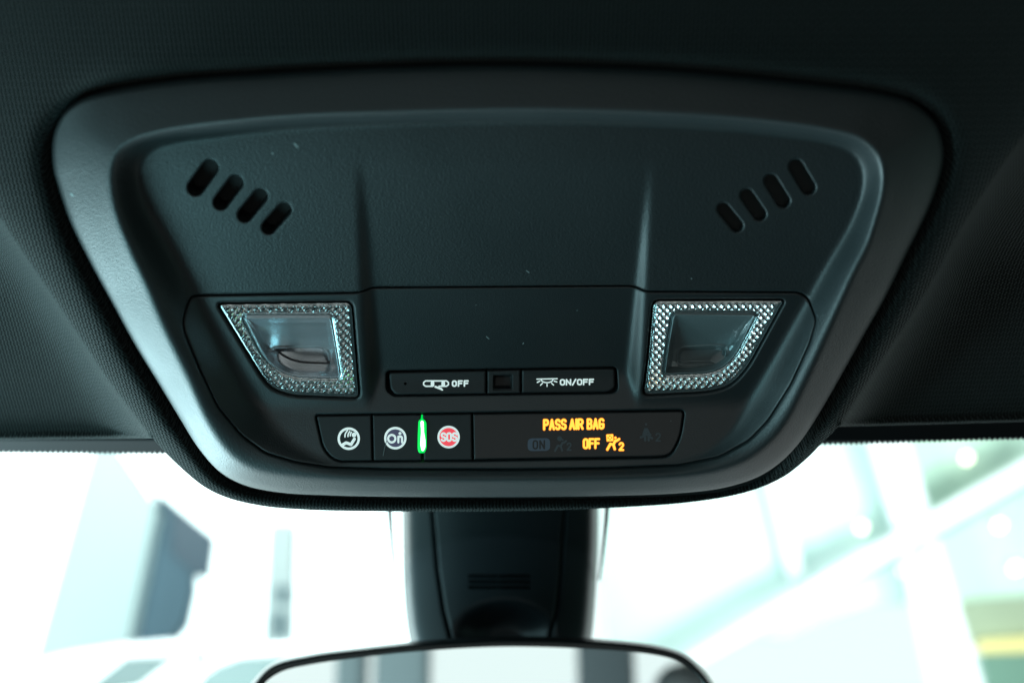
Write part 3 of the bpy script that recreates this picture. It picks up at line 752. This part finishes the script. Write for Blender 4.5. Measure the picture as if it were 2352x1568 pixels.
solid('mullion', M_STEEL, [(2066,1250),(2102,1240),(2190,1620),(2148,1620)], 8.0, 0.06, gf, og2)
solid('mullion', M_STEEL, [(2116,1240),(2150,1228),(2272,1620),(2205,1620)], 7.98, 0.06, gf, og2)
solid('mullion', M_STEEL, [(1753,1090),(1790,1090),(1850,1335),(1818,1345)], 8.2, 0.05, gf, og2)
solid('beam', M_STEEL, [(1500,1552),(2060,1222),(2420,1018),(2420,1070),(2110,1243),(1500,1584)], 7.9, 0.06, gf, og2)
solid('beam_shade_strip', mat('blue_grey_shade', (0.26, 0.40, 0.42), .6), [(1780,1426),(2110,1244),(2420,1071),(2420,1083),(2112,1258),(1780,1430)], 7.92, 0.06, gf, og2)  # shade under the beam put in as a darker strip
osh = wld(2290, 1470, 7.5); sh = empty('shop_interior', place(osh)); tag(sh, 'olive wall with yellow band and green glazing at the lower right corner', 'shop front')
solid('wall', M_OLIVE, [(2190,1368),(2420,1352),(2420,1465),(2220,1470)], 9, 0.2, sh, osh)
solid('sign_band', M_YEL, [(2250,1470),(2420,1458),(2420,1492),(2256,1496)], 8.9, 0.1, sh, osh)
solid('window', M_GRNW, [(2250,1497),(2420,1493),(2420,1640),(2280,1640)], 8.95, 0.1, sh, osh)
dls = [((2223,1049), 'downlight in the top right of the glass front, above the beam'), ((1981,1209), 'downlight left of the main mullion crossing'), ((2298,1204), 'downlight just below the beam at the right edge'), ((2335,1302), 'lowest downlight at the far right edge'), ((2078,1306), 'downlight beside the mullion below the crossing')]
for (q, lb) in dls:
    c0 = wld(q[0], q[1], 8.3); n = 20
    ang = np.linspace(0, 2 * np.pi, n, endpoint=False)
    ringv = np.stack([0.027 * np.cos(ang), np.zeros(n), 0.027 * np.sin(ang)], -1)
    V = np.vstack([ringv, ringv + [0, 0.04, 0]])
    me = bpy.data.meshes.new('downlight'); me.from_pydata([tuple(v) for v in V], [], [list(range(n)), list(range(2 * n - 1, n - 1, -1))] + [[i, n + i, n + (i + 1) % n, (i + 1) % n] for i in range(n)])
    o = link('downlight', me, M_DL, None, mw=place(c0)); tag(o, 'round warm ' + lb, 'downlight', 'downlights behind the glass front')

# inside the car behind the camera: only the mirror shows these
def bx(name, m, c, s, label, cat, r=0.02, rot=0):
    me = bpy.data.meshes.new(name); import bmesh
    b = bmesh.new(); bmesh.ops.create_cube(b, size=1); bmesh.ops.scale(b, vec=s, verts=b.verts)
    bmesh.ops.bevel(b, geom=list(b.edges), offset=min(r, min(s) * .45), segments=4, profile=.5, affect='EDGES'); b.to_mesh(me); b.free()
    me.polygons.foreach_set('use_smooth', [True] * len(me.polygons))
    o = link(name, me, m, None, mw=Matrix.Translation(Vector(c)) @ Matrix.Rotation(rot, 4, 'Y')); tag(o, label, cat); return o
M_TRIM = mat('dark_pillar_trim', (0.03, 0.04, 0.045), 0.6)
M_SEAT = mat('black_seat_leather', (0.03, 0.03, 0.03), 0.45, grain=(300, 0.0005))
M_TAN = mat('tan_interior_wall', (0.22, 0.20, 0.15), 0.7)

M_TRIM2 = mat('grey_pillar_trim', (0.16, 0.20, 0.21), 0.6)
def behind(px0, px1): 
    k = 0.00115; return (px0 - 1120) * k - 0.10, (px1 - 1120) * k - 0.10
for a, b, m, nm, lb, ct in ((735, 800, M_TRIM2, 'rear_pillar', 'slim dark pillar at the left of the mirror picture', 'pillar'), (820, 940, M_TRIM2, 'rear_pillar', 'broad dark pillar left of the bright rear window in the mirror', 'pillar'),
                            (1264, 1388, M_TRIM, 'rear_pillar', 'dark upright pillar right of the bright rear window in the mirror', 'pillar'), (1492, 1720, M_TAN, 'rear_wall', 'brownish wall at the right end of the mirror picture', 'wall')):
    x0, x1 = behind(a, b)
    bx(nm, m, ((x0 + x1) / 2, -2.0, 1.25), (x1 - x0, 0.08, 1.1), lb, ct)
def seen_in_mirror(px, py, yb):
    """point at depth y = yb behind the camera that the mirror shows at this place"""
    rr = (rays(px, py) @ RC.T); p0 = wld(1120, 1640, 0.47); t_ = ((p0 - CAM) @ nrm) / (rr @ nrm); hp = CAM + rr * t_
    q = rr - 2 * (rr @ nrm) * nrm; return hp + q * ((yb - hp[1]) / q[1])
hr = (seen_in_mirror(1570, 1522, -0.9) + 0)
bx('head_restraint', M_SEAT, (hr[0], -0.9, hr[2] - 0.10), (0.10, 0.10, 0.20), 'black head restraint low at the right end of the mirror picture', 'headrest', r=0.045)
